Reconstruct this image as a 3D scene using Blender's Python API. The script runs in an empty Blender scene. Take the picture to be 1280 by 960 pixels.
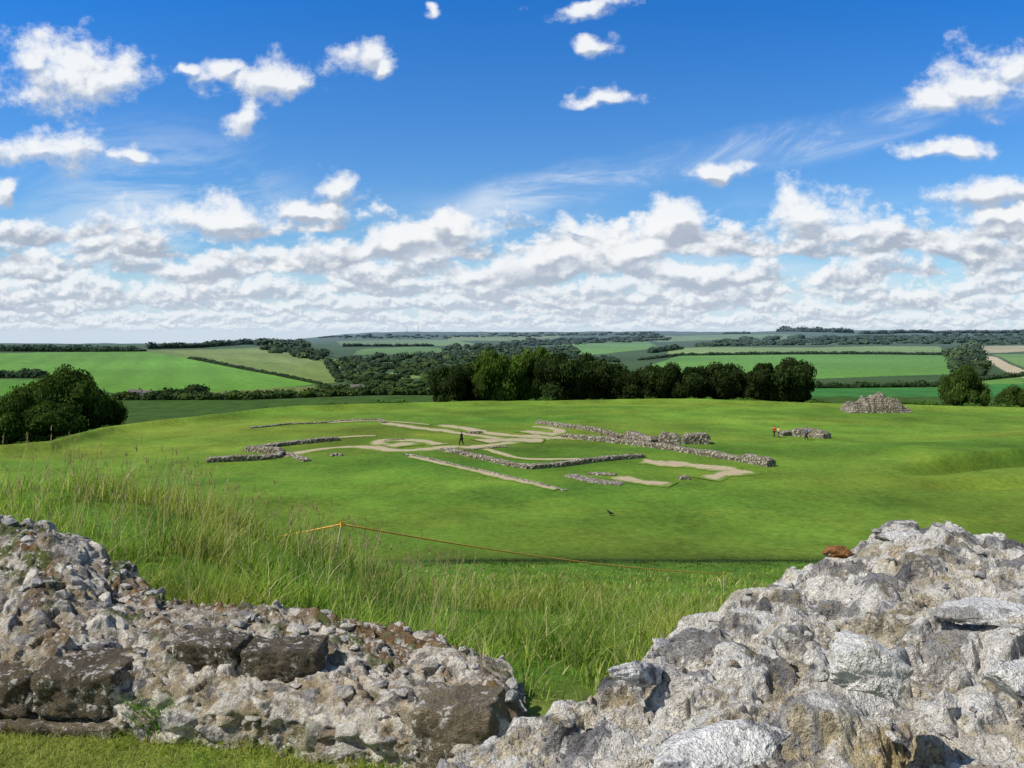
import bpy, bmesh, math, random
import numpy as np
from mathutils import Vector, Matrix
rng=np.random.default_rng(7); random.seed(7)
SC=bpy.context.scene
SC.view_settings.view_transform='Standard'
SC.view_settings.look='None'
SC.view_settings.exposure=0
CZ=14.5
TH=math.atan(0.062); CT,ST=math.cos(TH),math.sin(TH)
# ---------- survey helpers (image bearing -> bearing / slope on the site) ----------
def brg(px,py):
    X=(px-640)/1000.0; U=(480-py)/1000.0
    y=CT+U*ST; z=-ST+U*CT
    return X/y, -z/y          # x per metre forward, drop per metre forward
def on_plane(px,py,z=0.0):
    a,r=brg(px,py); Y=(CZ-z)/r
    return a*Y,Y
def at_dist(px,py,Y):
    a,r=brg(px,py); return (a*Y,Y,CZ-r*Y)
def ss(x,a,b):
    t=np.clip((x-a)/(b-a),0,1); return t*t*(3-2*t)
# ---------- noise ----------
_T=np.random.default_rng(3).random((8,256,256))
def vn(x,y,s=0):
    ix=np.floor(x).astype(int); iy=np.floor(y).astype(int)
    fx=x-ix; fy=y-iy
    fx=fx*fx*(3-2*fx); fy=fy*fy*(3-2*fy)
    T=_T[s%8]; i0=ix&255;i1=(ix+1)&255;j0=iy&255;j1=(iy+1)&255
    return (T[i0,j0]*(1-fx)+T[i1,j0]*fx)*(1-fy)+(T[i0,j1]*(1-fx)+T[i1,j1]*fx)*fy
def fbm(x,y,oct=4,s=0,gain=.5):
    x=np.asarray(x,float); y=np.asarray(y,float)
    r=0;a=1;t=0
    for o in range(oct):
        r=r+a*vn(x*2**o+17.3*o,y*2**o+5.1*o,s+o); t+=a; a*=gain
    return r/t
# ---------- mesh helpers ----------
def mk(name,V,quads=None,tris=None,col=None,mat=None,smooth=True):
    me=bpy.data.meshes.new(name)
    V=np.asarray(V,dtype=np.float32)
    me.vertices.add(len(V)); me.vertices.foreach_set('co',V.ravel())
    parts=[];starts=[];n=0
    if quads is not None and len(quads):
        q=np.asarray(quads,dtype=np.int32); parts.append(q.ravel()); starts.append(np.arange(len(q))*4); n=len(q)*4
    if tris is not None and len(tris):
        t=np.asarray(tris,dtype=np.int32); parts.append(t.ravel()); starts.append(n+np.arange(len(t))*3)
    L=np.concatenate(parts).astype(np.int32); S=np.concatenate(starts).astype(np.int32)
    me.loops.add(len(L)); me.loops.foreach_set('vertex_index',L)
    me.polygons.add(len(S)); me.polygons.foreach_set('loop_start',S)
    me.polygons.foreach_set('use_smooth',np.full(len(S),smooth,dtype=bool))
    me.update(calc_edges=True)
    if col is not None:
        c=np.ones((len(V),4),np.float32); c[:,:3]=col
        at=me.color_attributes.new('Col','FLOAT_COLOR','POINT'); at.data.foreach_set('color',c.ravel())
    if mat: me.materials.append(mat)
    ob=bpy.data.objects.new(name,me); SC.collection.objects.link(ob)
    return ob
def gridq(n,m,wrap=False):
    i=np.arange(n-1)[:,None]; j=np.arange(m-1)[None,:]
    a=i*m+j
    return np.stack([a,a+m,a+m+1,a+1],-1).reshape(-1,4)
def tag(ob,label,cat,group=None,kind=None):
    if label: ob["label"]=label
    if cat: ob["category"]=cat
    if group: ob["group"]=group
    if kind: ob["kind"]=kind
    return ob
def empty(name,loc):
    e=bpy.data.objects.new(name,None); e.location=loc; e.empty_display_size=.3
    SC.collection.objects.link(e); return e
# ---------- node expression helper ----------
class E:
    nt=None
    def __init__(s,k): s.k=k
    def __add__(s,o): return m('ADD',s,o)
    def __radd__(s,o): return m('ADD',o,s)
    def __sub__(s,o): return m('SUBTRACT',s,o)
    def __rsub__(s,o): return m('SUBTRACT',o,s)
    def __mul__(s,o): return m('MULTIPLY',s,o)
    def __rmul__(s,o): return m('MULTIPLY',o,s)
    def __truediv__(s,o): return m('DIVIDE',s,o)
def setin(n,i,v):
    if isinstance(v,E): E.nt.links.new(v.k,n.inputs[i])
    elif v is not None: n.inputs[i].default_value=v
def m(op,a,b=None,clamp=False):
    n=E.nt.nodes.new('ShaderNodeMath'); n.operation=op; n.use_clamp=clamp
    setin(n,0,a); 
    if b is not None: setin(n,1,b)
    return E(n.outputs[0])
def mr(x,a,b,c=0.,d=1.,sm=True):
    n=E.nt.nodes.new('ShaderNodeMapRange'); n.interpolation_type='SMOOTHSTEP' if sm else 'LINEAR'
    n.clamp=True
    for i,v in enumerate((x,a,b,c,d)): setin(n,i,v)
    return E(n.outputs[0])
def xyz(a,b,c=0.):
    n=E.nt.nodes.new('ShaderNodeCombineXYZ'); setin(n,0,a);setin(n,1,b);setin(n,2,c); return E(n.outputs[0])
def vm(op,a,b=None):
    n=E.nt.nodes.new('ShaderNodeVectorMath'); n.operation=op; setin(n,0,a)
    if b is not None: setin(n,1,b)
    return E(n.outputs['Value'] if op in('LENGTH','DOT_PRODUCT') else n.outputs[0])
def noi(v,scale,det=5.,rough=.55,dim='3D',dist=0.,out=0):
    n=E.nt.nodes.new('ShaderNodeTexNoise'); n.noise_dimensions=dim
    setin(n,'Vector',v); n.inputs['Scale'].default_value=scale; n.inputs['Detail'].default_value=det
    n.inputs['Roughness'].default_value=rough; n.inputs['Distortion'].default_value=dist
    return E(n.outputs[out])
def vor(v,scale,dim='3D',feat='F1',out='Distance',det=0.,rnd=1.):
    n=E.nt.nodes.new('ShaderNodeTexVoronoi'); n.voronoi_dimensions=dim; n.feature=feat
    setin(n,'Vector',v); n.inputs['Scale'].default_value=scale
    if 'Detail' in n.inputs: n.inputs['Detail'].default_value=det
    n.inputs['Randomness'].default_value=rnd
    return E(n.outputs[out])
def mixc(f,a,b,mode='MIX'):
    n=E.nt.nodes.new('ShaderNodeMix'); n.data_type='RGBA'; n.blend_type=mode; n.clamp_factor=True
    def c4(v): return v if isinstance(v,E) else (tuple(v)+(1.,) if len(v)==3 else v)
    setin(n,0,f); setin(n,6,c4(a)); setin(n,7,c4(b)); return E(n.outputs[2])
def newmat(name):
    mt=bpy.data.materials.new(name); mt.use_nodes=True; nt=mt.node_tree; nt.nodes.clear(); E.nt=nt
    return mt
def pos():
    return E(E.nt.nodes.new('ShaderNodeNewGeometry').outputs['Position'])
def objc():
    return E(E.nt.nodes.new('ShaderNodeTexCoord').outputs['Object'])
def attr(n='Col'):
    a=E.nt.nodes.new('ShaderNodeAttribute'); a.attribute_name=n; return E(a.outputs['Color'])
def out(sh):
    o=E.nt.nodes.new('ShaderNodeOutputMaterial'); E.nt.links.new(sh.k,o.inputs['Surface'])
def princ(col,rough=.9,spec=.2,bump=None,bs=.5,bd=.01):
    p=E.nt.nodes.new('ShaderNodeBsdfPrincipled')
    setin(p,'Base Color',col if isinstance(col,E) else tuple(col)+(1.,)); setin(p,'Roughness',rough)
    p.inputs['Specular IOR Level'].default_value=spec
    if bump is not None:
        b=E.nt.nodes.new('ShaderNodeBump'); b.inputs['Strength'].default_value=bs; b.inputs['Distance'].default_value=bd
        setin(b,'Height',bump); E.nt.links.new(b.outputs[0],p.inputs['Normal'])
    return E(p.outputs[0])
def scalec(c,f):  # colour * scalar
    return vm('MULTIPLY',c,xyz(f,f,f))
# ---------- materials ----------
M={}
def mat_ground():
    mt=newmat('ground_grass'); p=pos()
    n1=noi(p,1.7,5,.65); n2=noi(p,.12,4,.6); n3=noi(p,9.,3,.6)
    f=(n1-.5)*1.3+(n2-.5)*1.3+(n3-.5)*.9+1.0
    c=scalec(attr(),m('MAXIMUM',f,.3))
    y=mr(noi(p,.2,5,.7),.48,.68)
    c=mixc(y*.45,c,vm('MULTIPLY',c,xyz(1.4,1.1,1.15)))
    g=mr(noi(vm('ADD',p,(31.,7.,0.)),.09,5,.65),.50,.68)
    c=mixc(g*.35,c,vm('MULTIPLY',c,xyz(.70,.80,.9)))
    out(princ(c,.95,.05,n3+n1*2.,.6,.06)); return mt
def mat_leafy(name,tr=.3):
    mt=newmat(name); c=attr()
    d=E.nt.nodes.new('ShaderNodeBsdfDiffuse'); t=E.nt.nodes.new('ShaderNodeBsdfTranslucent')
    setin(d,0,c); setin(t,0,vm('MULTIPLY',c,xyz(1.15,1.3,.6)))
    x=E.nt.nodes.new('ShaderNodeMixShader'); x.inputs[0].default_value=tr
    E.nt.links.new(d.outputs[0],x.inputs[1]); E.nt.links.new(t.outputs[0],x.inputs[2])
    out(E(x.outputs[0])); return mt
def mat_foliage_far():
    mt=newmat('far_foliage'); c=attr(); n=noi(pos(),.2,4,.7)
    out(princ(scalec(c,(n-.5)*1.3+1.),1.,.0)); return mt
def mat_stone():
    mt=newmat('flint_and_mortar'); p=pos(); c=attr()
    n1=noi(p,14.,5,.68); n2=noi(p,70.,5,.72); n3=noi(p,300.,3,.6)
    f=(n1-.5)*1.2+(n2-.5)*2.0+(n3-.5)*1.2+1.08
    c=scalec(c,m('MAXIMUM',f,.2))
    l=mr(noi(p,30.,7,.75),.54,.58)*mr(noi(p,7.,3,.5),.40,.56)
    c=mixc(l*.85,c,(.74,.725,.69))
    l2=mr(noi(vm('ADD',p,(5.3,2.1,7.7)),19.,6,.74),.61,.65)
    c=mixc(l2*.5,c,(.38,.27,.06))
    d=mr(noi(vm('ADD',p,(1.3,9.1,4.7)),42.,6,.78),.60,.65)
    c=mixc(d*.65,c,(.055,.05,.045))
    pits=vor(p,110.,det=1.)
    out(princ(c,.85,.25,n1*1.2+n2*1.4+n3*.6+pits*.4,1.,.014)); return mt
def mat_flint_wall():
    mt=newmat('flint_rubble'); p=pos()
    v=vor(p,3.6,out='Color'); d=vor(p,3.6)
    s=E.nt.nodes.new('ShaderNodeSeparateColor'); E.nt.links.new(v.k,s.inputs[0]); r=E(s.outputs[0])
    c=mixc(r,(.22,.20,.165),(.56,.52,.44)); c=mixc(mr(d,.34,.6),c,(.15,.125,.09))
    c=mixc(mr(noi(p,.9,4,.6),.50,.66)*.55,c,(.12,.11,.05))
    out(princ(scalec(c,noi(p,9.,4,.7)*1.0+.45),.9,.2,noi(p,7.,4,.7)-d,1.,.08)); return mt
def mat_path():
    mt=newmat('worn_gravel_path'); p=pos(); a=attr()
    s=E.nt.nodes.new('ShaderNodeSeparateColor'); E.nt.links.new(a.k,s.inputs[0]); k=E(s.outputs[0])
    g=noi(p,.55,7,.72); f=mr(k+(g-.5)*2.2,.26,.74)
    c=mixc(f,(.115,.19,.02),(.40,.335,.215))
    c=scalec(c,noi(p,3.,5,.7)*1.1+.45); out(princ(c,.95,.1,noi(p,12.,3,.6),.6,.02)); return mt
def mat_plain(name,col,rough=.8,var=.5,scale=8.,bd=.01,spec=.2):
    mt=newmat(name); p=objc(); n=noi(p,scale,5,.65)
    out(princ(scalec(xyz(*col),(n-.5)*2*var+1.),rough,spec,n,.5,bd)); return mt
def mat_bark():
    mt=newmat('bark'); p=pos(); n=noi(vm('MULTIPLY',p,(4.,4.,.8)),2.,5,.7)
    out(princ(mixc(n,(.03,.022,.015),(.13,.10,.07)),.95,.1,n,1.,.05)); return mt
M['ground']=mat_ground(); M['grass']=mat_leafy('grass_blade',.4); M['leaf']=mat_leafy('tree_leaf',.22)
M['far']=mat_foliage_far(); M['stone']=mat_stone(); M['flint']=mat_flint_wall(); M['path']=mat_path(); M['bark']=mat_bark()
M['wood']=mat_plain('weathered_wood',(.16,.12,.08),.85,.6,6.)

# ---------- terrain ----------
YL=[450,600,800,1000,1250,1500,1900,2600,5000,9000,14000]; RL=[500,491,478,466,452,441,433,431.5,431,431,431]
YC=[450,600,800,1100,1500,2200,3200,4500,6500,9000,14000]; RC=[494,482,470,458,448,438,430,424,419.5,416.5,416.5]
def rowtab(Y,a):
    lY=np.log(Y); L=np.interp(lY,np.log(YL),RL); C=np.interp(lY,np.log(YC),RC)
    w=ss(a,-.36,-.14); C=C-1.6*ss(a,.2,.4)*ss(Y,3000,8000)
    return L*(1-w)+C*w
def Yof(px,row):
    a=(px-640)/1000.; Ys=np.exp(np.linspace(np.log(450),np.log(9000),300)); r=rowtab(Ys,np.full(300,a))
    r=np.minimum.accumulate(r)
    return float(np.interp(-row,-r,Ys))
def edgeY(a): return np.interp(a,[-.64,-.58,-.5,-.31,-.1,.2,.45,.64,1.],[100,104,122,148,166,174,165,155,150])
def hgt(x,y):
    x=np.asarray(x,float); y=np.asarray(y,float); r=np.hypot(x,y)+1e-6
    Y=np.maximum(y,r*.4); a=np.clip(x/Y,-1.3,1.3)
    DL=np.interp(Y,[0,8,11,14,35],[1.6,1.65,2.2,3.9,14.5]); DR=np.interp(Y,[0,3.4,5,10,20,35,51],[1.6,1.6,2.06,3.6,6.6,10.7,14.5])
    w=ss(a,-.5,-.02); D=DL*(1-w)+DR*w
    D=D+ss(Y,3.6,6)*(1-ss(Y,40,50))*(fbm(x*.6,y*.6,3,1)-.5)*.5
    Ye=edgeY(a)
    z=CZ-D
    pl=ss(Y,45,60)*(1-ss(Y,Ye-5,Ye+10))
    z=z+pl*((fbm(x*.03,y*.03,3,2)-.5)*1.1+(fbm(x*.12,y*.12,2,4)-.5)*.35)
    c1=86+(x-45)*.55
    z=z+pl*ss(x,38,50)*(1.1*ss(y,c1-1.2,c1+1.6)*(1-ss(y,c1+6,c1+22))-1.3*np.exp(-((y-c1+1.5)/1.6)**2))
    z=z-pl*.9*np.exp(-((y-(76+(x-40)*.2))/1.7)**2)*ss(x,36,46)
    z=z+(.5+.45*(1-ss(a,-.3,-.05)))*np.exp(-((Y-Ye+2)/2.5)**2)*ss(Y,60,80)
    row=rowtab(np.maximum(Y,450),a)
    zf=CZ-(row-418)/1000.*np.maximum(Y,450)
    zf=zf+(fbm(x*.0016,y*.0016,3,5)-.5)*.006*np.maximum(Y,450)
    t=np.clip((Y-Ye)/(450-Ye),0,1)
    slope=-30*ss(t,-.02,.38)
    zz=np.where(t<.4,slope+z*(1-ss(t,0,.1)), -30+(zf+30)*ss(t,.4,1.0))
    return np.where(Y>Ye,zz,z)
def pip(px,py,poly):
    ins=np.zeros(px.shape,bool); n=len(poly)
    for i in range(n):
        x1,y1=poly[i]; x2,y2=poly[(i+1)%n]
        c=((y1>py)!=(y2>py))
        with np.errstate(divide='ignore',invalid='ignore'):
            xi=(x2-x1)*(py-y1)/(y2-y1+1e-12)+x1
        ins^=c&(px<xi)
    return ins
fields=[
 ([(0,420),(1280,410),(1280,500),(0,500)],(.05,.09,.03)),
 ([(-100,443),(170,437),(240,446),(400,480),(280,492),(150,494),(60,470),(-100,470)],(.115,.26,.035)),
 ([(170,437),(330,433),(430,450),(420,478),(400,480),(240,446)],(.14,.20,.05)),
 ([(200,437),(330,434),(400,446),(380,455),(250,444)],(.18,.24,.07)),
 ([(-100,474),(60,474),(140,494),(-100,494)],(.09,.22,.03)),
 ([(260,490),(400,482),(470,486),(500,490),(470,494),(240,496)],(.13,.17,.045)),
 ([(420,426),(500,423),(560,424),(600,430),(430,432)],(.16,.25,.09)),
 ([(450,437),(520,434),(570,437),(540,441),(440,441)],(.12,.22,.06)),
 ([(480,466),(530,463),(550,470),(490,475)],(.14,.21,.06)),
 ([(700,428),(810,426),(830,436),(715,444)],(.13,.27,.06)),
 ([(820,420),(1000,419),(1000,423),(820,426)],(.18,.28,.10)),
 ([(560,421),(700,420),(700,425),(560,426)],(.20,.26,.10)),
 ([(840,436),(1175,433),(1180,443),(830,445)],(.20,.29,.09)),
 ([(770,470),(850,444),(1185,442),(1192,468),(1000,474)],(.11,.25,.045)),
 ([(1010,482),(1280,478),(1280,500),(1010,500)],(.05,.18,.04)),
 ([(1195,474),(1280,468),(1280,480),(1195,480)],(.12,.24,.05)),
 ([(1222,433),(1300,432),(1300,438),(1226,440)],(.40,.35,.21)),
 ([(1226,443),(1240,443),(1300,470),(1300,478),(1264,468)],(.46,.40,.26)),
 ([(1240,441),(1300,440),(1300,466)],(.14,.25,.07)),
]
def terrain():
    phi=np.concatenate([np.linspace(-180,-40,40)[:-1],np.linspace(-40,40,900),np.linspace(40,180,40)[1:]])*math.pi/180
    R=np.concatenate([np.linspace(.0,3,14)[:-1],np.exp(np.linspace(np.log(3),np.log(60),170))[:-1],np.linspace(60,185,150)[:-1],
        np.exp(np.linspace(np.log(185),np.log(450),30))[:-1],np.exp(np.linspace(np.log(450),np.log(14000),260))])
    A,RR=np.meshgrid(phi,R,indexing='ij')
    x=RR*np.sin(A); y=RR*np.cos(A); z=hgt(x,y)
    Y=np.maximum(y,RR*.4); a=np.clip(x/Y,-1.3,1.3)
    col=np.zeros(x.shape+(3,))
    bank=np.array((.08,.165,.02)); lawn=np.array((.115,.192,.024)); near=np.array((.16,.21,.04)); rough=np.array((.045,.09,.018))
    col[:]=bank
    wn=(1-ss(Y,3.3,4.2))[...,None]; col=col*(1-wn)+near*wn
    lm=ss(Y,49.5,51.5)[...,None]; 
    lw=lawn*(1+.75*(fbm(x*.05,y*.05,4,1)-.5)[...,None])*(1+.15*ss(Y,90,160)[...,None])
    lw=lw+ (fbm(x*.02,y*.09,4,3)-.5)[...,None]*np.array((.12,.05,.01))
    col=col*(1-lm)+lw*lm
    dk=(np.exp(-((Y-49)/3.)**2)*ss(a,-.2,-.05))[...,None]; col=col*(1-dk*.9)+np.array((.016,.036,.009))*dk*.9  # ditch shade and dark nettles painted as a strip into the ground colour
    Ye=edgeY(a); em=ss(Y,Ye-1,Ye+3)[...,None]; col=col*(1-em)+rough*em
    px=640+a*1000; row=rowtab(np.maximum(Y,450),a); f=Y>=440
    wob=(fbm(x*.01,y*.01,2,6)-.5)*1.2
    for poly,c in fields:
        k=pip(px+wob*3,row+wob*.5,poly)&f
        col[k]=c
    fm=f[...,None]
    stripes=1+.06*np.sin(x*.12+y*.05)[...,None]*((Y<1500)[...,None])
    col=np.where(fm,col*stripes*(1+.5*(fbm(x*.004,y*.004,4,2)-.5)[...,None]),col)
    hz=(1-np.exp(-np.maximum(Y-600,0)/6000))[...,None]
    col=col*(1-hz)+np.array((.14,.20,.24))*hz  # bluish aerial haze painted into the far ground colour
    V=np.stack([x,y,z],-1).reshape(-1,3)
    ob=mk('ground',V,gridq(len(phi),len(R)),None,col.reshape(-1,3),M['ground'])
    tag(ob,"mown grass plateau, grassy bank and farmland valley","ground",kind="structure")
terrain()

# ---------- sky ----------
SUN=Vector((-.62,-.22,.80)).normalized()
def world():
    w=bpy.data.worlds.new("World"); SC.world=w; w.use_nodes=True; nt=w.node_tree; nt.nodes.clear(); E.nt=nt
    tc=nt.nodes.new('ShaderNodeTexCoord'); d=E(tc.outputs['Generated'])
    s=nt.nodes.new('ShaderNodeSeparateXYZ'); nt.links.new(d.k,s.inputs[0])
    X,Yy,Z=E(s.outputs[0]),E(s.outputs[1]),E(s.outputs[2])
    yy=m('MAXIMUM',m('ABSOLUTE',Yy),.18)
    U=X/yy; V=Z/yy
    sk=nt.nodes.new('ShaderNodeTexSky'); sk.sky_type='NISHITA'; sk.sun_disc=False
    sk.sun_elevation=math.asin(SUN.z); sk.sun_rotation=math.atan2(SUN.x,SUN.y)
    sk.altitude=100; sk.air_density=1.0; sk.dust_density=.4; sk.ozone_density=3.
    base=scalec(E(sk.outputs[0]),.11)
    north=mr(Yy,.1,.55)
    tint=mixc(mr(V,0.,.42,sm=False),(.80,1.02,1.12),(.14,.76,1.46))
    tint=mixc(north,(1.08,.97,.85),tint)
    base=vm('MULTIPLY',base,tint)
    bl=[(75,88,85,36),(35,78,48,26),(125,95,42,22),(325,108,62,26),(303,145,30,26),(372,108,30,18),(272,90,28,15),
     (455,66,32,26),(478,84,26,18),(748,120,50,11),(752,55,26,13),(1215,110,72,26),(1262,82,52,32),(1175,125,35,20),
     (1185,186,55,13),(1240,240,62,20),(1265,275,62,18),(55,190,78,24),(155,195,34,14),(8,238,26,18),(175,272,36,20),
     (425,238,32,20),(392,262,50,16),(270,272,74,28),(890,214,42,12),(838,283,52,28),(800,308,74,24),(722,290,32,14),
     (1022,268,58,32),(1068,284,32,15),(690,322,84,24),(500,304,72,22),(565,284,44,14),(230,83,14,8),(535,14,12,9),
     (740,8,44,9)]
    def blobF(P):
        L=None
        for (cx,cy,rx,ry) in bl:
            a,r=brg(cx,cy)
            q=vm('MULTIPLY',vm('SUBTRACT',P,(a,-r,0.)),(1000./rx/1.15,1000./ry/1.15,0.))
            l=vm('DOT_PRODUCT',q,q); L=l if L is None else m('MINIMUM',L,l)
        return 1.-m('SQRT',L)
    def n2(u,v,sc,seed,det=7.,r=.62,sy=1.25):
        return noi(xyz(u+seed,v*sy+seed*.37),sc,det,r,'2D')
    wn=noi(xyz(U+3.3,V*1.3),11.,3.,.55,'2D',0.,1)
    wv=vm('MULTIPLY',vm('SUBTRACT',wn,(.5,.5,.5)),(.085,.05,0.))
    P=vm('ADD',xyz(U,V),wv)
    F=m('MAXIMUM',blobF(P),-1.2)
    F2=m('MAXIMUM',blobF(vm('ADD',P,(-.004,.012,0.))),-1.2)
    na=n2(U,V,15.,1.7,8.,.64); nb=n2(U-.007,V+.012,15.,1.7,4.,.6)
    g=F*.9+(na-.5)*2.2
    d0=mr(g,-.14,.62)
    sh0=mr((F-F2)*1.5+(na-nb)*1.7,-.46,.26)
    # cirrus veil
    rot=V-U*.19
    ci=noi(xyz(U*4.2,rot*15.),1.,8.,.68,'2D',.45)
    wob2=(noi(xyz(U+9.,.7),5.,2.,.5,'2D')-.5)*.05
    cm1=mr(m('ABSOLUTE',V-(.176+U*.175)-wob2),0.,.036,1.,0.)*mr(U,-.14,.0)*mr(U,.44,.60,1.,.4)
    cm2=mr(vm('LENGTH',vm('MULTIPLY',vm('SUBTRACT',xyz(U,V),(-.43,.165,0.)),(4.6,8.,0.))),.1,1.,1.,0.)
    cm3=mr(V,.20,.05)*.65
    cir=m('MINIMUM',mr(ci,.36,.64)*m('MINIMUM',cm1*.95+cm2*.75+cm3,1.)+cm1*.12,1.)
    c1=mixc(cir*.72,base,(.76,.84,.93))
    upper=mixc(d0*.97,c1,mixc(sh0,(.50,.57,.68),(.91,.93,.95)))
    col=mixc(mr(V,.13,.0)*.65,c1,(.62,.75,.89))
    rows=[(413,9,50.,.44),(405,16,36.,.38),(393,24,25.,.31),(376,35,17.,.25),(355,45,12.8,.16),(331,52,10.6,.05),(305,52,9.6,-.15)]
    for i,(py,h,sc,bias) in enumerate(rows):
        sd=2.1+i*5.7; vb=(418-py)/1000.; hh=h/1000.
        wob=(noi(xyz(U+sd,.3),sc*.45,2.,.5,'2D')-.5)*hh*1.6
        hp=(V-vb-wob)/hh
        e=m('MINIMUM',m('MAXIMUM',m('MINIMUM',hp*4.5,(1.-hp)*1.25),-2.),1.)
        a=n2(U,V,sc,sd,7.,.60,1.5); b=n2(U-hh*.12,V+hh*.20,sc,sd,4.,.58,1.5)
        ga=e*.62+(a-.5)*2.65+bias-.15
        D=mr(ga,-.02,.40); S=mr(hp*.85+(a-b)*3.2,-.04,.66)
        hf=max(0.,1.-i/5.)
        lo=tuple(np.array((.40,.46,.56))*(1-hf)+np.array((.55,.63,.74))*hf); hi=tuple(np.array((.92,.935,.95))*(1-hf)+np.array((.84,.885,.93))*hf)
        col=mixc(D*(.96-.22*hf),col,mixc(S,lo,hi))
    lower=mixc(d0*.97,col,mixc(sh0,(.44,.50,.60),(.92,.935,.95)))
    lower=mixc(mr(V,.014,-.002)*.7,lower,(.62,.71,.82))
    def bg(c):
        n=nt.nodes.new('ShaderNodeBackground'); nt.links.new(c.k,n.inputs[0]); return n
    def mixs(f,a,b):
        n=nt.nodes.new('ShaderNodeMixShader'); nt.links.new(f.k,n.inputs[0]); nt.links.new(a.outputs[0],n.inputs[1]); nt.links.new(b.outputs[0],n.inputs[2]); return n
    inner=mixs(mr(V,.205,.190),bg(upper),bg(lower))
    sector=mr(Yy,.45,.60)*mr(V,-.06,-.02)*mr(V,.62,.50)
    fin=mixs(sector,bg(base),inner)
    o=nt.nodes.new('ShaderNodeOutputWorld'); nt.links.new(fin.outputs[0],o.inputs[0])
world()
sl=bpy.data.lights.new('sun','SUN'); sl.energy=4.8; sl.angle=math.radians(.5); sl.color=(1.,.945,.85)
so=bpy.data.objects.new('sun',sl); so.rotation_euler=SUN.to_track_quat('Z','Y').to_euler(); so.location=(0,0,60); SC.collection.objects.link(so)
cam=bpy.data.cameras.new('camera'); cam.sensor_width=36; cam.lens=36*1000/1280; cam.clip_start=.05; cam.clip_end=40000
co=bpy.data.objects.new('camera',cam); co.location=(0,0,CZ); co.rotation_euler=(math.pi/2-TH,0,0); SC.collection.objects.link(co); SC.camera=co

# ---------- foliage primitives ----------
bm=bmesh.new(); bmesh.ops.create_icosphere(bm,subdivisions=1,radius=1); bm.verts.ensure_lookup_table()
ICO=np.array([v.co[:] for v in bm.verts]); ICOF=np.array([[v.index for v in f.verts] for f in bm.faces]); bm.free()
bm=bmesh.new(); bmesh.ops.create_icosphere(bm,subdivisions=2,radius=1); bm.verts.ensure_lookup_table()
ICO2=np.array([v.co[:] for v in bm.verts]); ICO2F=np.array([[v.index for v in f.verts] for f in bm.faces]); bm.free()
def cards(C,Nrm,size,asp=1.):
    n=len(C); r=rng.normal(size=(n,3)); Nrm=Nrm/np.linalg.norm(Nrm,axis=1,keepdims=True)
    t=np.cross(Nrm,r); t/=np.linalg.norm(t,axis=1,keepdims=True)+1e-9; b=np.cross(Nrm,t)
    s=size[:,None]
    V=np.stack([C-t*s,C-b*s*asp*.6,C+t*s,C+b*s*asp*.6],1).reshape(-1,3)
    return V,np.arange(n*4).reshape(-1,4)
def rdir(n):
    v=rng.normal(size=(n,3)); return v/np.linalg.norm(v,axis=1,keepdims=True)
def blobs(name,C,R,cols,nc=40,mat='far',cs=.34):
    """ragged foliage masses: C (N,3) base points, R (N,3) semi axes"""
    C=np.asarray(C,float);R=np.asarray(R,float);cols=np.asarray(cols,float);N=len(C)
    core=ICO[None]*(1+.28*(rng.random((N,len(ICO),1))-.5)*2)*R[:,None]*.92+C[:,None]+np.array([0,0,.85])*R[:,None]*1.
    nv=len(ICO); F=(ICOF[None]+(np.arange(N)*nv)[:,None,None]).reshape(-1,3)
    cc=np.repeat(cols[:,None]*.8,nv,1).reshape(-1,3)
    d=rdir(N*nc); d[:,2]=np.where(d[:,2]<-.3,-d[:,2],d[:,2]); Rr=np.repeat(R,nc,0)
    P=np.repeat(C+np.array([0,0,.85])*R,nc,0)+d*Rr*(.85+.3*rng.random((N*nc,1)))
    V,Q=cards(P,d+rdir(N*nc)*.7,cs*Rr.min(1)*(.6+.8*rng.random(N*nc)))
    lc=np.repeat(cols,nc,0)*(.7+.65*rng.random((N*nc,1)))
    VV=np.concatenate([core.reshape(-1,3),V]); col=np.concatenate([cc,np.repeat(lc,4,0)])
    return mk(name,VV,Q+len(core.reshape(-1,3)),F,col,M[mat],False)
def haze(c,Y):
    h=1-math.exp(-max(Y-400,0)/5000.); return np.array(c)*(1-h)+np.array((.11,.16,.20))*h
def hedge(name,pts,hpx,label,cat,dens=1.,c=(.034,.060,.019),kind=None,wide=1.5,group=None):
    C=[];R=[];K=[]
    for (x1,r1),(x2,r2) in zip(pts[:-1],pts[1:]):
        n=max(3,int(math.hypot(x2-x1,(r2-r1)*3)/(hpx*.5)*dens)+1)
        for t in np.linspace(0,1,n):
            px=x1+(x2-x1)*t+rng.normal()*.4; row=r1+(r2-r1)*t; Y=Yof(px,row)
            h=hpx*Y/1000.*(.35+.85*rng.random()); a=(px-640)/1000.
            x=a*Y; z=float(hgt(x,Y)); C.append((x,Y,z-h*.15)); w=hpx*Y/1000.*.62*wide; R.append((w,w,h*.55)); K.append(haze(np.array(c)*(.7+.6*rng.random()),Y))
    o=blobs(name,C,R,K,30); tag(o,label,cat,group,kind); return o
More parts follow.
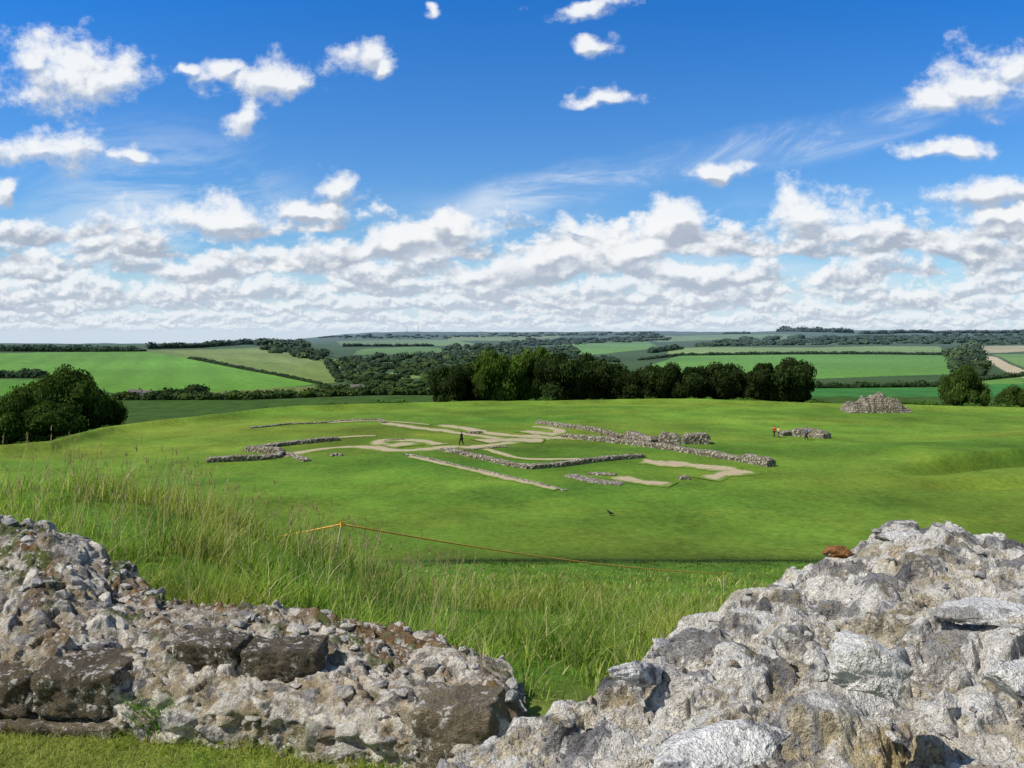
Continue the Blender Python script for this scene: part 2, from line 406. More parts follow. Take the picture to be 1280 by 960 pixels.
def woodp(name,poly,hpx,n,label,c=(.038,.066,.021),wide=1.5):
    P=np.array(poly,float); lo=P.min(0);hi=P.max(0); C=[];R=[];K=[]
    while len(C)<n:
        px=lo[0]+(hi[0]-lo[0])*rng.random(); row=lo[1]+(hi[1]-lo[1])*rng.random()
        if not pip(np.array([px]),np.array([row]),poly)[0]: continue
        Y=Yof(px,row); h=hpx*Y/1000.*(.5+.7*rng.random()); x=(px-640)/1000.*Y
        C.append((x,Y,float(hgt(x,Y))-h*.15)); R.append((h*.6*wide,h*.6*wide,h*.5)); 
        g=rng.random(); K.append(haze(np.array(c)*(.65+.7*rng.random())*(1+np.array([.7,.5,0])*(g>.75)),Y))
    return tag(blobs(name,C,R,K,26),label,"woodland",kind="stuff")
woodp('woodland',[(425,450),(470,446),(600,444),(640,446),(640,478),(560,500),(470,500),(430,480)],9,470,"dark broadleaf woodland filling the valley floor")
woodp('woodland',[(560,434),(640,432),(700,440),(640,447),(545,447)],6,170,"belt of trees crossing valley fields")
woodp('woodland',[(140,508),(540,500),(540,494),(420,493),(300,498),(150,502)],11,220,"scrubby trees along the foot of the slope")
woodp('woodland',[(860,433),(1190,431),(1290,432),(1290,419),(900,425)],5.5,420,"distant belt of woodland above pale fields",wide=2.)
woodp('woodland',[(1182,446),(1215,432),(1235,470),(1205,476)],12,60,"dense dark wood beside a chalk track")
woodp('woodland',[(325,432),(370,430),(408,446),(395,450),(330,438)],10,70,"dark copse on the brow of a green hill")
woodp('woodland',[(640,440),(720,437),(720,446),(640,452)],7,150,"hazy woodland across the valley",wide=2.)
woodp('woodland',[(640,425),(830,421),(840,425),(700,430),(640,433)],3.4,200,"far hazy woods near the horizon",(.035,.055,.03),2.6)
woodp('woodland',[(400,420),(830,417.5),(830,420),(400,423)],2.4,240,"thin far wood line on the horizon",(.035,.055,.03),2.6)
for pts,h,l in [
 ([(-20,439),(175,438)],8,"tree line along the crest of a green hill"),
 ([(190,435),(315,431)],8,"tree line along the crest of a green hill"),
 ([(-20,472),(60,472)],11,"thick hedge between two green fields"),
 ([(190,500),(250,492)],14,"clump of trees at the foot of a field"),
 ([(238,447),(400,481)],4,"hedge running down between two fields"),
 ([(410,452),(425,478)],7,"hedge bordering an olive green field"),
 ([(800,450),(850,444),(1190,442)],4,"long hedge along the top of a crop field"),
 ([(1008,486),(1195,484)],8,"hedge with trees below a crop field"),
 ([(815,441),(850,437)],7,"short tree belt at a field corner"),
 ([(975,417),(1062,417)],6.5,"flat topped clump of trees on the skyline"),
 ([(1075,418),(1290,417)],4.5,"line of trees along the skyline"),
 ([(905,418),(935,418)],3.5,"small clump of trees on the skyline"),
 ([(700,446),(770,452)],7,"hedge beside a bright green field"),
 ([(400,486),(470,492)],7,"hedge by houses in the valley"),
 ([(1190,480),(1285,470)],6,"hedge beside a chalk track"),
 ([(430,434),(540,432)],4,"dark hedge crossing the valley fields"),
 ]: hedge('hedgerow',pts,h,l,"hedgerow",1.6)

# ---------- trees ----------
def crown_mesh(name,seed,nl,lowz,light,cls=30,leaf=.036,squash=1.):
    global rng
    old=rng; rng=np.random.default_rng(seed)
    cen=[];rad=[]
    for i in range(cls):
        d=rdir(1)[0]; q=.45+.38*rng.random(); z=(d[2]*q*.5+.5)
        z=lowz+(1-lowz)*z; w=1.-.25*max(0,(z-.55))*2
        cen.append((d[0]*q*w,d[1]*q*w,z)); rad.append((.2+.2*rng.random()))
    cen=np.array(cen);rad=np.array(rad)
    zs=(1-lowz)*.5
    k=rng.integers(0,cls,nl); d=rdir(nl); rr=rad[k][:,None]*(.8+.3*rng.random((nl,1))**.5)
    P=cen[k]+d*rr*np.array([1,1,zs*1.1])
    V,Q=cards(P,d+rdir(nl)*.8,leaf*(.6+.8*rng.random(nl)))
    ctone=.55+.9*rng.random(cls)
    base=np.array(light); lc=base*(ctone[k][:,None])*(.6+.8*rng.random((nl,1)))
    core=ICO2[None]*(1+.3*(rng.random((cls,len(ICO2),1))-.5))*rad[:,None,None]*.8*np.array([1,1,zs*1.1])+cen[:,None]
    nv=len(ICO2); F=(ICO2F[None]+(np.arange(cls)*nv)[:,None,None]).reshape(-1,3); nc=cls*nv
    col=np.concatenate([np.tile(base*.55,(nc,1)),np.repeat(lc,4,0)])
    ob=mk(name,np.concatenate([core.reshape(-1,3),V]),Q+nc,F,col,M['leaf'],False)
    me=ob.data; bpy.data.objects.remove(ob); rng=old; return me
def trunk_mesh(seed):
    r=random.Random(seed); b=bmesh.new()
    def limb(p0,p1,r0,r1,n=7,seg=5):
        prev=None
        for s in range(seg+1):
            t=s/seg; c=Vector(p0).lerp(Vector(p1),t)+Vector((r.uniform(-.02,.02),r.uniform(-.02,.02),0))*(1 if 0<s<seg else 0)
            rad=r0+(r1-r0)*t; ring=[b.verts.new((c.x+rad*math.cos(i*2*math.pi/n),c.y+rad*math.sin(i*2*math.pi/n),c.z)) for i in range(n)]
            if prev:
                for i in range(n): b.faces.new((prev[i],prev[(i+1)%n],ring[(i+1)%n],ring[i]))
            prev=ring
    limb((0,0,-.05),(0,0,.6),.065,.03)
    for i in range(7):
        a=i*.9+r.random(); z=.15+.06*i; limb((0,0,z),(math.cos(a)*.55,math.sin(a)*.55,z+.25),.03,.008,5,3)
    me=bpy.data.meshes.new('trunk'); b.to_mesh(me); b.free(); me.materials.append(M['bark']); return me
yew=[crown_mesh('yew_crown',20+i,9000,.02,(.036,.056,.017)) for i in range(4)]
dec=[crown_mesh('leaf_crown',40+i,9000,.1,(.08,.135,.024)) for i in range(2)]
oak=[crown_mesh('oak_crown',60+i,15000,.04,(.060,.10,.021),cls=46,leaf=.028) for i in range(2)]
trk=[trunk_mesh(i) for i in range(3)]
def tree(name,loc,h,r,me,label,cat,group=None):
    e=empty(name,loc); tag(e,label,cat,group); e.rotation_euler=(0,0,rng.random()*6.28)
    c=bpy.data.objects.new('crown',me); SC.collection.objects.link(c); c.parent=e; c.scale=(r,r,h)
    t=bpy.data.objects.new('trunk',random.choice(trk)); SC.collection.objects.link(t); t.parent=e; t.scale=(r,r,h)
def treepx(name,px,toprow,hwpx,Y,me,label,cat,group=None):
    a,r=brg(px,toprow); x=a*Y; z=float(hgt(x,Y)); h=CZ-r*Y-z
    tree(name,(x,Y,z),h*1.02,hwpx*Y/1000*1.05,me,label,cat,group)
YG="dark yews along the far rim of the lawn"
for i,(px,t,hw,Y) in enumerate([(562,460,28,186),(590,454,30,190),(700,440,34,184),(730,438,34,188),(766,456,28,188),(790,464,24,186),(818,455,26,186),(850,450,32,184),(905,456,30,186),(880,458,24,188),(938,464,24,186),(972,444,36,182),(995,452,26,186)]):
    treepx('yew_tree',px,t,hw,Y,yew[i%4],"dense dark green yew at the rim of the lawn","tree",YG)
for px,t,hw,Y in [(620,434,32,188),(655,442,26,192),(680,432,24,194)]:
    treepx('ash_tree',px,t,hw,Y,dec[int(px)%2],"lighter green broadleaf tree among dark yews","tree")
for px,t,hw,Y in [(88,464,46,140),(45,480,44,134),(10,498,38,126),(128,494,28,146),(62,506,38,128)]:
    treepx('oak_tree',px,t,hw,Y,oak[int(px)%2],"large spreading green tree below the lawn edge","tree","trees below the lawn edge")
treepx('hawthorn_tree',1205,460,27,190,oak[0],"rounded dark green tree beyond the rubble mound","tree")
treepx('hawthorn_tree',1272,485,20,175,oak[1],"low dark green bush on the lawn rim","tree")
C=[];R=[];K=[]
for a in np.linspace(-.62,.64,420):
    if -.03<a<.37 and rng.random()<.6: continue
    if fbm(a*30,3.,2,2)<.42: continue
    Y=float(edgeY(a))+rng.uniform(0,8); h=.2+.6*rng.random()*(1.2 if a>-.35 else .7)
    x=a*Y; C.append((x,Y,float(hgt(x,Y))-.1)); R.append((h*1.6,h*1.6,h*.8)); K.append(np.array((.07,.135,.025))*(.6+.7*rng.random()))
tag(blobs('rough_vegetation',C,R,K,60,'leaf',.4),"rough weeds and nettles along the lawn rim","undergrowth",kind="stuff")

# ---------- ruin walls on the lawn ----------
def lowwall(pts,w,h,label,name='ruined_wall',res=.22):
    P=[on_plane(*p) for p in pts]; P=np.array(P)
    seg=np.hypot(*np.diff(P,axis=0).T); s=np.concatenate([[0],np.cumsum(seg)]); n=max(8,int(s[-1]/res))
    S=np.linspace(0,s[-1],n); X=np.interp(S,s,P[:,0]); Y=np.interp(S,s,P[:,1])
    tx=np.gradient(X);ty=np.gradient(Y);l=np.hypot(tx,ty);nx=-ty/l;ny=tx/l
    hh=h*(.78+.44*fbm(S*.35+P[0,0],S*0+2.,3,3)); hh=hh*(.7+.3*np.minimum(1,np.minimum(S,s[-1]-S)/.5))
    prof=[(-.5,-.15),(-.5,.35),(-.5,.7),(-.46,.95),(-.25,1.0),(0,1.02),(.25,1.0),(.46,.95),(.5,.7),(.5,.35),(.5,-.15)]
    m_=len(prof); V=np.zeros((n,m_,3))
    g=hgt(X,Y); jt=.05+.08*min(1,h)
    for j,(q,t) in enumerate(prof):
        o=q*w+(rng.random(n)-.5)*.12; V[:,j,0]=X+nx*o; V[:,j,1]=Y+ny*o
        V[:,j,2]=g+hh*t+(rng.random(n)-.5)*jt*(t>.2)
    F=gridq(n,m_); V=V.reshape(-1,3)
    caps=[[0]+list(range(1,m_)),[(n-1)*m_+j for j in range(m_)][::-1]]
    T=[]
    for c in caps:
        for j in range(1,m_-1): T.append((c[0],c[j],c[j+1]))
    o=mk(name,V,F,T,None,M['flint'],False); tag(o,label,"ruined wall"); return o
WL=[([(424,551),(365,555),(312,561)],1.2,.5,"low flint wall stub beside a worn path"),
 ([(308,562),(352,566)],1.2,.7,"low flint wall stub beside a worn path"),
 ([(352,567),(345,571),(258,577)],1.1,.55,"low dark flint wall with stepped corner"),
 ([(356,566),(384,575)],.9,.3,"short knee high flint wall"),
 ([(312,536),(360,531),(475,527)],.7,.22,"thin line of foundation stones in the grass"),
 ([(474,527),(480,531)],.8,.3,"short line of foundation stones"),
 ([(672,530),(748,541),(775,548)],1.1,.55,"long pale flint wall crossing the lawn"),
 ([(704,547),(780,555),(868,568),(930,578)],1.1,.6,"long pale flint wall across the lawn"),
 ([(930,578),(964,584)],1.4,.95,"raised pale end of a long flint wall"),
 ([(553,565),(600,574),(662,586)],.9,.42,"low flint wall meeting another at a corner"),
 ([(662,586),(730,580),(804,573)],1.0,.48,"low flint wall meeting another at a corner"),
 ([(505,570),(560,580),(636,596),(708,612)],.4,.12,"narrow line of kerb stones in turf"),
 ([(712,592),(745,600),(778,603)],1.8,.12,"scattered low rubble footing"),
 ([(735,590),(770,592)],1.2,.12,"scattered low rubble footing"),
 ([(848,597),(862,597)],.8,.4,"small flint block on the lawn"),
 ([(412,569),(428,569)],.6,.35,"small flint block on the lawn"),
 ([(583,543),(604,543)],.6,.35,"small flint block on the lawn"),
 ([(975,545),(990,544)],1.2,.7,"low flint wall fragment on grass"),
 ([(990,545),(1012,546),(1034,549)],1.6,1.05,"waist high flint wall fragment on grass"),
 ([(786,552),(820,559)],1.8,1.25,"broken crypt wall of flint"),
 ([(824,560),(850,561)],1.8,1.9,"tall crypt wall fragment of flint"),
 ([(854,556),(886,556)],1.8,1.45,"crypt wall fragment with sloping top"),
 ([(480,552),(512,550)],.4,.12,"thin line of foundation stones in the grass"),
 ([(560,566),(636,562)],.4,.12,"thin line of foundation stones in the grass"),
]
for w in WL: lowwall(*w)
def mound():
    y0=152; x0=brg(1095,507)[0]*y0
    n=110; g=np.linspace(-1,1,n); A,B=np.meshgrid(g,g,indexing='ij')
    r=np.hypot(A,B); x=x0+A*6.1; y=y0+B*3.0
    prof=np.interp(A,[-1,-.95,-.85,-.55,-.42,-.30,-.12,.0,.14,.3,.42,.6,.70,.9,1],[0,.45,.55,.60,.92,.86,.88,1.05,1.0,.80,.84,.78,.45,.38,0])
    z=hgt(x,y)-.3+3.4*prof*(1-np.abs(B)**5.)+((fbm(x*.8,y*.8,4,2,.6)-.5)*2.4)*(r<1)
    z=np.floor(z/.4)*.4*.65+z*.35+(rng.random(x.shape)-.5)*.12*(r<.97)
    o=mk('ruined_wall',np.stack([x,y,z],-1).reshape(-1,3),gridq(n,n),None,None,M['flint'],False)
    tag(o,"tall craggy mound of flint masonry on the rim","ruined wall")
mound()
NP=[0]
def ribbon(pts,w,label,name='path'):
    w=w*1.5; NP[0]+=1; lift=.045+.004*NP[0]
    P=np.array([on_plane(*p) for p in pts]); seg=np.hypot(*np.diff(P,axis=0).T); s=np.concatenate([[0],np.cumsum(seg)])
    n=max(6,int(s[-1]/.4)); S=np.linspace(0,s[-1],n); X=np.interp(S,s,P[:,0]);Y=np.interp(S,s,P[:,1])
    k=np.ones(9)/9
    if n>18:
        for _ in range(3): X=np.convolve(np.pad(X,4,'edge'),k,'valid');Y=np.convolve(np.pad(Y,4,'edge'),k,'valid')
    tx=np.gradient(X);ty=np.gradient(Y);l=np.hypot(tx,ty)+1e-9;nx=-ty/l;ny=tx/l
    W=w*(.55+.9*fbm(S*.3+P[0,1],S*0+7,3,1)); q=np.linspace(-.5,.5,13)
    x=X[:,None]+nx[:,None]*(q*W[:,None]); y=Y[:,None]+ny[:,None]*(q*W[:,None])
    z=hgt(x,y)+lift-.04*(np.abs(q)*2)**4
    e=(1-(np.abs(q)*2)**2)[None,:]*np.minimum(1,np.minimum(S,s[-1]-S)/1.2+.1)[:,None]*.9
    col=np.repeat(e.reshape(-1,1),3,1)
    tag(mk(name,np.stack([x,y,z],-1).reshape(-1,3),gridq(n,13),None,col,M['path']),label,"path",kind="structure")
for p,w in [([(330,573),(385,563),(420,559),(450,558),(480,563),(500,566),(530,564),(560,560),(600,562),(630,558),(650,553),(690,548)],1.8),
 ([(500,562),(475,558),(470,552),(490,550),(525,552),(555,560)],1.9),([(545,532),(580,537),(620,545),(655,548),(690,545),(705,541),(690,536),(660,533)],1.7),
 ([(475,531),(520,536),(560,540),(600,547),(655,556)],1.7),([(640,550),(700,547),(740,549)],2.3),
 ([(505,572),(560,582),(636,598),(708,613)],.9),([(790,577),(840,580),(890,586),(935,590)],2.8),([(880,598),(905,593),(935,589)],2.4),
 ([(770,594),(800,601),(842,605)],1.8),([(600,563),(650,575),(740,577)],.9),([(400,530),(470,528),(545,533)],.9),([(380,553),(430,547),(480,546)],1.1),
 ([(590,556),(640,552),(690,553)],3.2),([(480,560),(520,556)],3.0),([(650,541),(700,546)],2.6)]:
    ribbon(p,w,"worn sandy gravel path through the ruins")

# ---------- wooden rail by the crypt ----------
def boxm(b,c,d,rot=None):
    r=bmesh.ops.create_cube(b,size=1); vs=r['verts']
    for v in vs:
        v.co=Vector((v.co.x*d[0],v.co.y*d[1],v.co.z*d[2]))
        if rot: v.co=rot@v.co
        v.co+=Vector(c)
def fence():
    x0,y0=on_plane(752,546); x1,y1=on_plane(786,556); e=empty('wooden_handrail',(x0,y0,float(hgt(x0,y0))))
    tag(e,"weathered timber handrail with posts beside crypt steps","handrail")
    L=Vector((x1-x0,y1-y0,-.6)); n=5
    for i in range(n):
        b=bmesh.new(); boxm(b,(0,0,.6),(.15,.15,1.4)); bmesh.ops.bevel(b,geom=b.edges[:],offset=.012,affect='EDGES'); me=bpy.data.meshes.new('post'); b.to_mesh(me); b.free(); me.materials.append(M['wood'])
        o=bpy.data.objects.new('post',me); SC.collection.objects.link(o); o.parent=e; o.location=L*(i/(n-1))
    for hgt_ in (.55,1.2):
        b=bmesh.new(); q=L.to_track_quat('X','Z').to_matrix(); boxm(b,L*.5+Vector((0,-.10,hgt_)),(L.length+.2,.06,.16),q)
        me=bpy.data.meshes.new('rail'); b.to_mesh(me); b.free(); me.materials.append(M['wood'])
        o=bpy.data.objects.new('rail',me); SC.collection.objects.link(o); o.parent=e
fence()

# ---------- people ----------
def skin(name,vs,es,rad,mat,parent=None,root=0,sub=2):
    me=bpy.data.meshes.new(name); me.from_pydata([Vector(v) for v in vs],es,[]); o=bpy.data.objects.new(name,me); SC.collection.objects.link(o)
    md=o.modifiers.new('s','SKIN'); md.use_smooth_shade=True
    for i,r in enumerate(rad):
        rr=r if isinstance(r,tuple) else (r,r); me.skin_vertices[0].data[i].radius=rr; me.skin_vertices[0].data[i].use_root=(i==root)
    s=o.modifiers.new('u','SUBSURF'); s.levels=sub; s.render_levels=sub
    me.materials.append(mat)
    if parent: o.parent=parent
    return o
def person(px,row,h,face,top,leg,label,step=.22,hair=(.03,.02,.015)):
    x,y=on_plane(px,row); z=float(hgt(x,y))
    tm=mat_plain('cloth',top,.9,.2); lm=mat_plain('cloth',leg,.9,.2); sm=mat_plain('skin',(.45,.28,.2),.6,.1); hm=mat_plain('hair',hair,.7,.3)
    J=[(0,0,.93),(0,0,1.1),(0,.01,1.3),(0,.01,1.43),(0,.02,1.50),(0,.03,1.58),(0,.02,1.68),
       (-.17,.01,1.40),(-.23,-.08,1.13),(-.23,.06,.92),(-.23,.10,.84),
       (.17,.01,1.40),(.23,.10,1.13),(.23,.22,.95),(.23,.26,.87),
       (-.09,.0,.88),(-.10,step*.7,.5),(-.10,step,.09),(-.10,step+.14,.03),
       (.09,.0,.88),(.10,-step*.1,.48),(.10,-step*1.1,.13),(.10,-step*1.0+.12,.03)]
    Ed=[(0,1),(1,2),(2,3),(3,4),(4,5),(5,6),(3,7),(7,8),(8,9),(9,10),(3,11),(11,12),(12,13),(13,14),(0,15),(15,16),(16,17),(17,18),(0,19),(19,20),(20,21),(21,22)]
    R=[(.15,.11),(.14,.1),(.16,.11),(.1,.08),.055,.085,.085,.06,.045,.035,.03,.06,.045,.035,.03,.085,.06,.042,.035,.085,.06,.042,.035]
    b=skin('person',J,Ed,R,sm); b.location=(x,y,z); b.rotation_euler=(0,0,face); k=h/1.77; b.scale=(k,k,k)
    tag(b,label,"person")
    def sub(name,idx,mul,mat):
        mp={j:i for i,j in enumerate(idx)}; vs=[J[j] for j in idx]; es=[(mp[a],mp[c]) for a,c in Ed if a in mp and c in mp]
        rr=[(R[j] if isinstance(R[j],tuple) else (R[j],R[j])) for j in idx]; rr=[(p*mul+.012,q*mul+.012) for p,q in rr]
        return skin(name,vs,es,rr,mat,b)
    sub('jacket',[0,1,2,3,7,8,9,11,12,13],1.06,tm); sub('trousers',[0,15,16,17,19,20,21],1.06,lm)
    skin('hair',[(0,-.0,1.71),(0,-.035,1.66),(0,-.05,1.6)],[(0,1),(1,2)],[.085,.09,.06],hm,b)
person(577,560,1.95,.9,(.02,.022,.03),(.015,.015,.02),"person striding in dark jacket and dark trousers",.30)
person(967.5,547,1.7,-1.2,(.50,.05,.03),(.03,.03,.05),"person walking in red top and dark trousers")
person(973,547.5,1.6,-1.2,(.65,.52,.2),(.12,.1,.08),"person in pale yellow top walking beside another",.15)
person(1008,552,1.85,1.4,(.06,.14,.40),(.02,.02,.02),"person in blue top and black trousers by a wall")
def crow(px,row,face,label):
    x,y=on_plane(px,row); z=float(hgt(x,y)); mt=mat_plain('black_feathers',(.012,.012,.014),.5,.3)
    J=[(0,0,.24),(0,.1,.27),(0,.17,.33),(0,.22,.38),(0,.30,.37),(0,-.12,.2),(0,-.28,.15),(-.04,-.0,.14),(-.04,.01,.02),(-.04,.07,.01),(.04,0,.14),(.04,.01,.02),(.04,.07,.01)]
    Ed=[(0,1),(1,2),(2,3),(3,4),(0,5),(5,6),(0,7),(7,8),(8,9),(0,10),(10,11),(11,12)]
    o=skin('crow',J,Ed,[.09,.08,.05,.05,.012,.07,.03,.03,.01,.008,.03,.01,.008],mt); o.location=(x,y,z); o.rotation_euler=(0,0,face); o.scale=(1.1,1.1,1.1)
    tag(o,label,"bird")
crow(763,641,1.1,"black crow standing on mown grass")

# ---------- houses & masts ----------
def house(px,row,L,W,Hh,wallc,label,rot):
    Y=Yof(px,row); x=(px-640)/1000*Y; z=float(hgt(x,Y))
    e=empty('house',(x,Y,z)); e.rotation_euler=(0,0,rot); tag(e,label,"house")
    def part(n,fn,mt,par=e):
        b=bmesh.new(); fn(b); me=bpy.data.meshes.new(n); b.to_mesh(me); b.free(); me.materials.append(mt); o=bpy.data.objects.new(n,me); SC.collection.objects.link(o); o.parent=par; return o
    part('wall',lambda b: boxm(b,(0,0,Hh/2-.5),(L,W,Hh+1)),mat_plain('render',wallc,.9,.1))
    def roof(b):
        l=L/2+.3;w=W/2+.4;r=W*.36
        v=[b.verts.new(c) for c in [(-l,-w,Hh-.1),(l,-w,Hh-.1),(l,w,Hh-.1),(-l,w,Hh-.1),(-l,0,Hh+r),(l,0,Hh+r)]]
        for f in [(0,1,5,4),(2,3,4,5),(0,4,3),(1,2,5),(0,3,2,1)]: b.faces.new([v[i] for i in f])
    ro=part('roof',roof,mat_plain('roof_slate',(.13,.12,.11),.9,.3))
    part('chimney',lambda b: boxm(b,(L*.35,0,Hh+W*.36+.3),(.9,.7,1.4)),mat_plain('brick',(.2,.13,.1),.9,.3),ro)
    for i in (-.3,0,.3):
        part('window',lambda b: boxm(b,(L*i,-W/2-.01,Hh*.65),(.8,.08,.8)),mat_plain('glass',(.03,.035,.04),.2,.1))
house(168,495,8,5,2.6,(.5,.40,.36),"small pinkish cottage with slate roof among trees",.2)
house(184,495.5,6,4,2.4,(.5,.48,.45),"small white cottage with slate roof among trees",-.2)
house(446,490,8,5,2.8,(.5,.48,.45),"small white cottage with slate roof among trees",.1)
def mast(px,h):
    Y=7800; x=(px-640)/1000*Y; z=float(hgt(x,Y)); b=bmesh.new()
    w=3.
    for sx in(-1,1):
        for sy in(-1,1):
            r=bmesh.ops.create_cube(b,size=1)
            for v in r['verts']:
                t=v.co.z+.5; s=1-.8*t; v.co=Vector((sx*w*s+v.co.x*1.2,sy*w*s+v.co.y*1.2,t*h))
    for i in range(10):
        t=i/10; s=(1-.8*t)*w*2+1; boxm(b,(0,0,t*h),(s,s,.8))
    me=bpy.data.meshes.new('radio_mast'); b.to_mesh(me); b.free(); me.materials.append(mat_plain('steel',(.2,.22,.25),.6,.1)); o=bpy.data.objects.new('radio_mast',me); SC.collection.objects.link(o); o.location=(x,Y,z); tag(o,"slender lattice radio mast on the skyline","mast")
mast(509,75); mast(523,90)

# ---------- stone relief ----------
def stonefield(WX,WY,step,x0,y0,stones,H,slo=1.2,shi=4.):
    n,m_=H.shape; ID=np.full(H.shape,-1,int)
    for k,(cx,cy,r,el,ang,z0,ht) in enumerate(stones):
        w=r*el*1.5+.03
        i0=max(0,int((cx-w-x0)/step));i1=min(n,int((cx+w-x0)/step)+1);j0=max(0,int((cy-w-y0)/step));j1=min(m_,int((cy+w-y0)/step)+1)
        if i1-i0<2 or j1-j0<2: continue
        dx=WX[i0:i1,j0:j1]-cx;dy=WY[i0:i1,j0:j1]-cy; c,s=math.cos(ang),math.sin(ang)
        u=(dx*c+dy*s)/el; v=-dx*s+dy*c
        K=rng.integers(4,8); t0=rng.random()*6.28
        cand=ht*r+rng.normal()*.30*u+rng.normal()*.30*v
        cand=np.minimum(cand,ht*r*1.06+rng.normal()*.7*u+rng.normal()*.7*v)
        cand=np.minimum(cand,ht*r*1.12+rng.normal()*.9*u+rng.normal()*.9*v)
        for q in range(K):
            th=t0+(q+rng.uniform(-.3,.3))*6.283/K; off=r*rng.uniform(.7,1.05); sl=rng.uniform(slo,shi)
            cand=np.minimum(cand,sl*(off-u*math.cos(th)-v*math.sin(th)))
        cand=cand+z0
        Hs=H[i0:i1,j0:j1]; mk_=(cand>Hs); Hs[mk_]=cand[mk_]; ID[i0:i1,j0:j1][mk_]=k
    return H,ID
STC=np.array([(.52,.495,.455),(.42,.405,.38),(.66,.64,.60),(.22,.217,.228),(.36,.305,.225),(.13,.13,.14),(.50,.445,.355),(.36,.355,.37)])
def stonecolors(ID,X,Y,mortar,wts,white=.8,warm=(1,1,1),sc=1.,wt=.515,brown=.5):
    n=ID.max()+2; pick=rng.choice(len(STC),n,p=np.array(wts)/sum(wts)); scl=STC[pick]*(.75+.5*rng.random((n,1)))
    col=scl[ID]; mc=np.array(mortar)*(.55+.9*fbm(X*25*sc,Y*25*sc,4,4)[...,None])
    st=(ID>=0)[...,None]
    br=ss(fbm(X*11*sc+3,Y*11*sc,4,7),.50,.60)[...,None]; mc=mc*(1-br*brown)+np.array((.24,.18,.10))*br*brown
    col=np.where(st,col,mc)
    cx=ss(fbm(X*10*sc,Y*10*sc,5,2,.6),wt,wt+.03)[...,None]; cx=cx*np.where(st,1,.5); col=col*(1-cx*white)+np.array((.76,.745,.705))*cx*white
    dk=ss(fbm(X*13*sc+9,Y*13*sc,5,5,.6),.57,.60)[...,None]*np.where(st,1,.4); col=col*(1-dk*.75)+np.array((.11,.108,.115))*dk*.75
    return col*np.array(warm)
def rock(seed,sub=2,amp=.08):
    r=np.random.default_rng(seed); b=bmesh.new()
    for p in r.normal(size=(15,3)):
        p=p/np.linalg.norm(p)*(.75+.35*r.random()); b.verts.new(p*np.array([1.,.8,.62]))
    bmesh.ops.convex_hull(b,input=b.verts[:]); 
    loose=[v for v in b.verts if not v.link_faces]; bmesh.ops.delete(b,geom=loose,context='VERTS')
    bmesh.ops.triangulate(b,faces=b.faces[:])
    bmesh.ops.bevel(b,geom=b.edges[:],offset=.05,segments=1,affect='EDGES')
    bmesh.ops.triangulate(b,faces=b.faces[:])
    for _ in range(sub): bmesh.ops.subdivide_edges(b,edges=b.edges[:],cuts=1,use_grid_fill=True); bmesh.ops.triangulate(b,faces=b.faces[:])
    b.verts.ensure_lookup_table(); V=np.array([v.co[:] for v in b.verts]); F=np.array([[v.index for v in f.verts] for f in b.faces]); b.free()
    nn=(fbm(V[:,0]*2.5+seed+40,V[:,1]*2.5+V[:,2]*3+40,5,seed,.6)-.5); V=V*(1+amp*2*nn[:,None])
    return V,F
ROCKS=[rock(100+i,1,.12) for i in range(10)]; ROCKH=[rock(200+i,4,.22) for i in range(5)]
def randrot(n):
    q=rng.normal(size=(n,4)); q/=np.linalg.norm(q,axis=1,keepdims=True); w,x,y,z=q.T
    return np.stack([1-2*(y*y+z*z),2*(x*y-z*w),2*(x*z+y*w),2*(x*y+z*w),1-2*(x*x+z*z),2*(y*z-x*w),2*(x*z-y*w),2*(y*z+x*w),1-2*(x*x+y*y)],-1).reshape(-1,3,3)
def rocks_mesh(name,P,S,cols,lib,warm=(1,1,1),flat=.75):
    Vs=[];Fs=[];Cs=[];n=0;Rm=randrot(len(P))
    for i in range(len(P)):
        V,F=lib[rng.integers(len(lib))]; v=(V*S[i])@Rm[i].T
        v=v*np.array([1,1,flat])+P[i]; Vs.append(v);Fs.append(F+n);n+=len(v)
        k=.5+.5*np.tanh((fbm(V[:,0]*1.8+i,V[:,1]*1.8+V[:,2]*2,3,i)-.48)*16)
        Cs.append((cols[i][None]*(1-k[:,None]*.7)+np.array((.72,.70,.66))*k[:,None]*.7)*np.array(warm))
    return mk(name,np.concatenate(Vs),None,np.concatenate(Fs),np.concatenate(Cs),M['stone'],False)
def block(name,c,d,rotz,col,parent,label=None,tilt=0.):
    b=bmesh.new(); bmesh.ops.create_cube(b,size=2); bmesh.ops.subdivide_edges(b,edges=b.edges[:],cuts=27,use_grid_fill=True); b.verts.ensure_lookup_table()
    V=np.array([v.co[:] for v in b.verts]);F=np.array([[v.index for v in f.verts] for f in b.faces]);b.free()
    p=14.; nrm=(np.abs(V)**p).sum(1)**(1/p); V=V/nrm[:,None]
    D=np.array(d)/2; W=V*D
    s=c[0]*7; nz=(fbm(W[:,0]*14+s+50,W[:,2]*14+W[:,1]*11+50,6,2,.66)-.5)
    W=W+V/np.linalg.norm(V,axis=1,keepdims=True)*nz[:,None]*.06
    ca,sa=math.cos(rotz),math.sin(rotz); ct,st=math.cos(tilt),math.sin(tilt)
    x=W[:,0]*ct-W[:,2]*st; z=W[:,0]*st+W[:,2]*ct; W=np.stack([x*ca-W[:,1]*sa,x*sa+W[:,1]*ca,z],-1)+np.array(c)
    k=ss(fbm(W[:,0]*9,W[:,2]*9,5,3,.6),.52,.62)[:,None]
    cc=np.array(col)*(.6+.8*fbm(W[:,0]*12,W[:,2]*12,4,1)[:,None])*(1-k*.3)+np.array((.26,.22,.16))*k*.3
    o=mk(name,W,F,None,cc,M['stone']); o.parent=parent
    if label:o["label"]=label
    return o
GZ=CZ-1.6
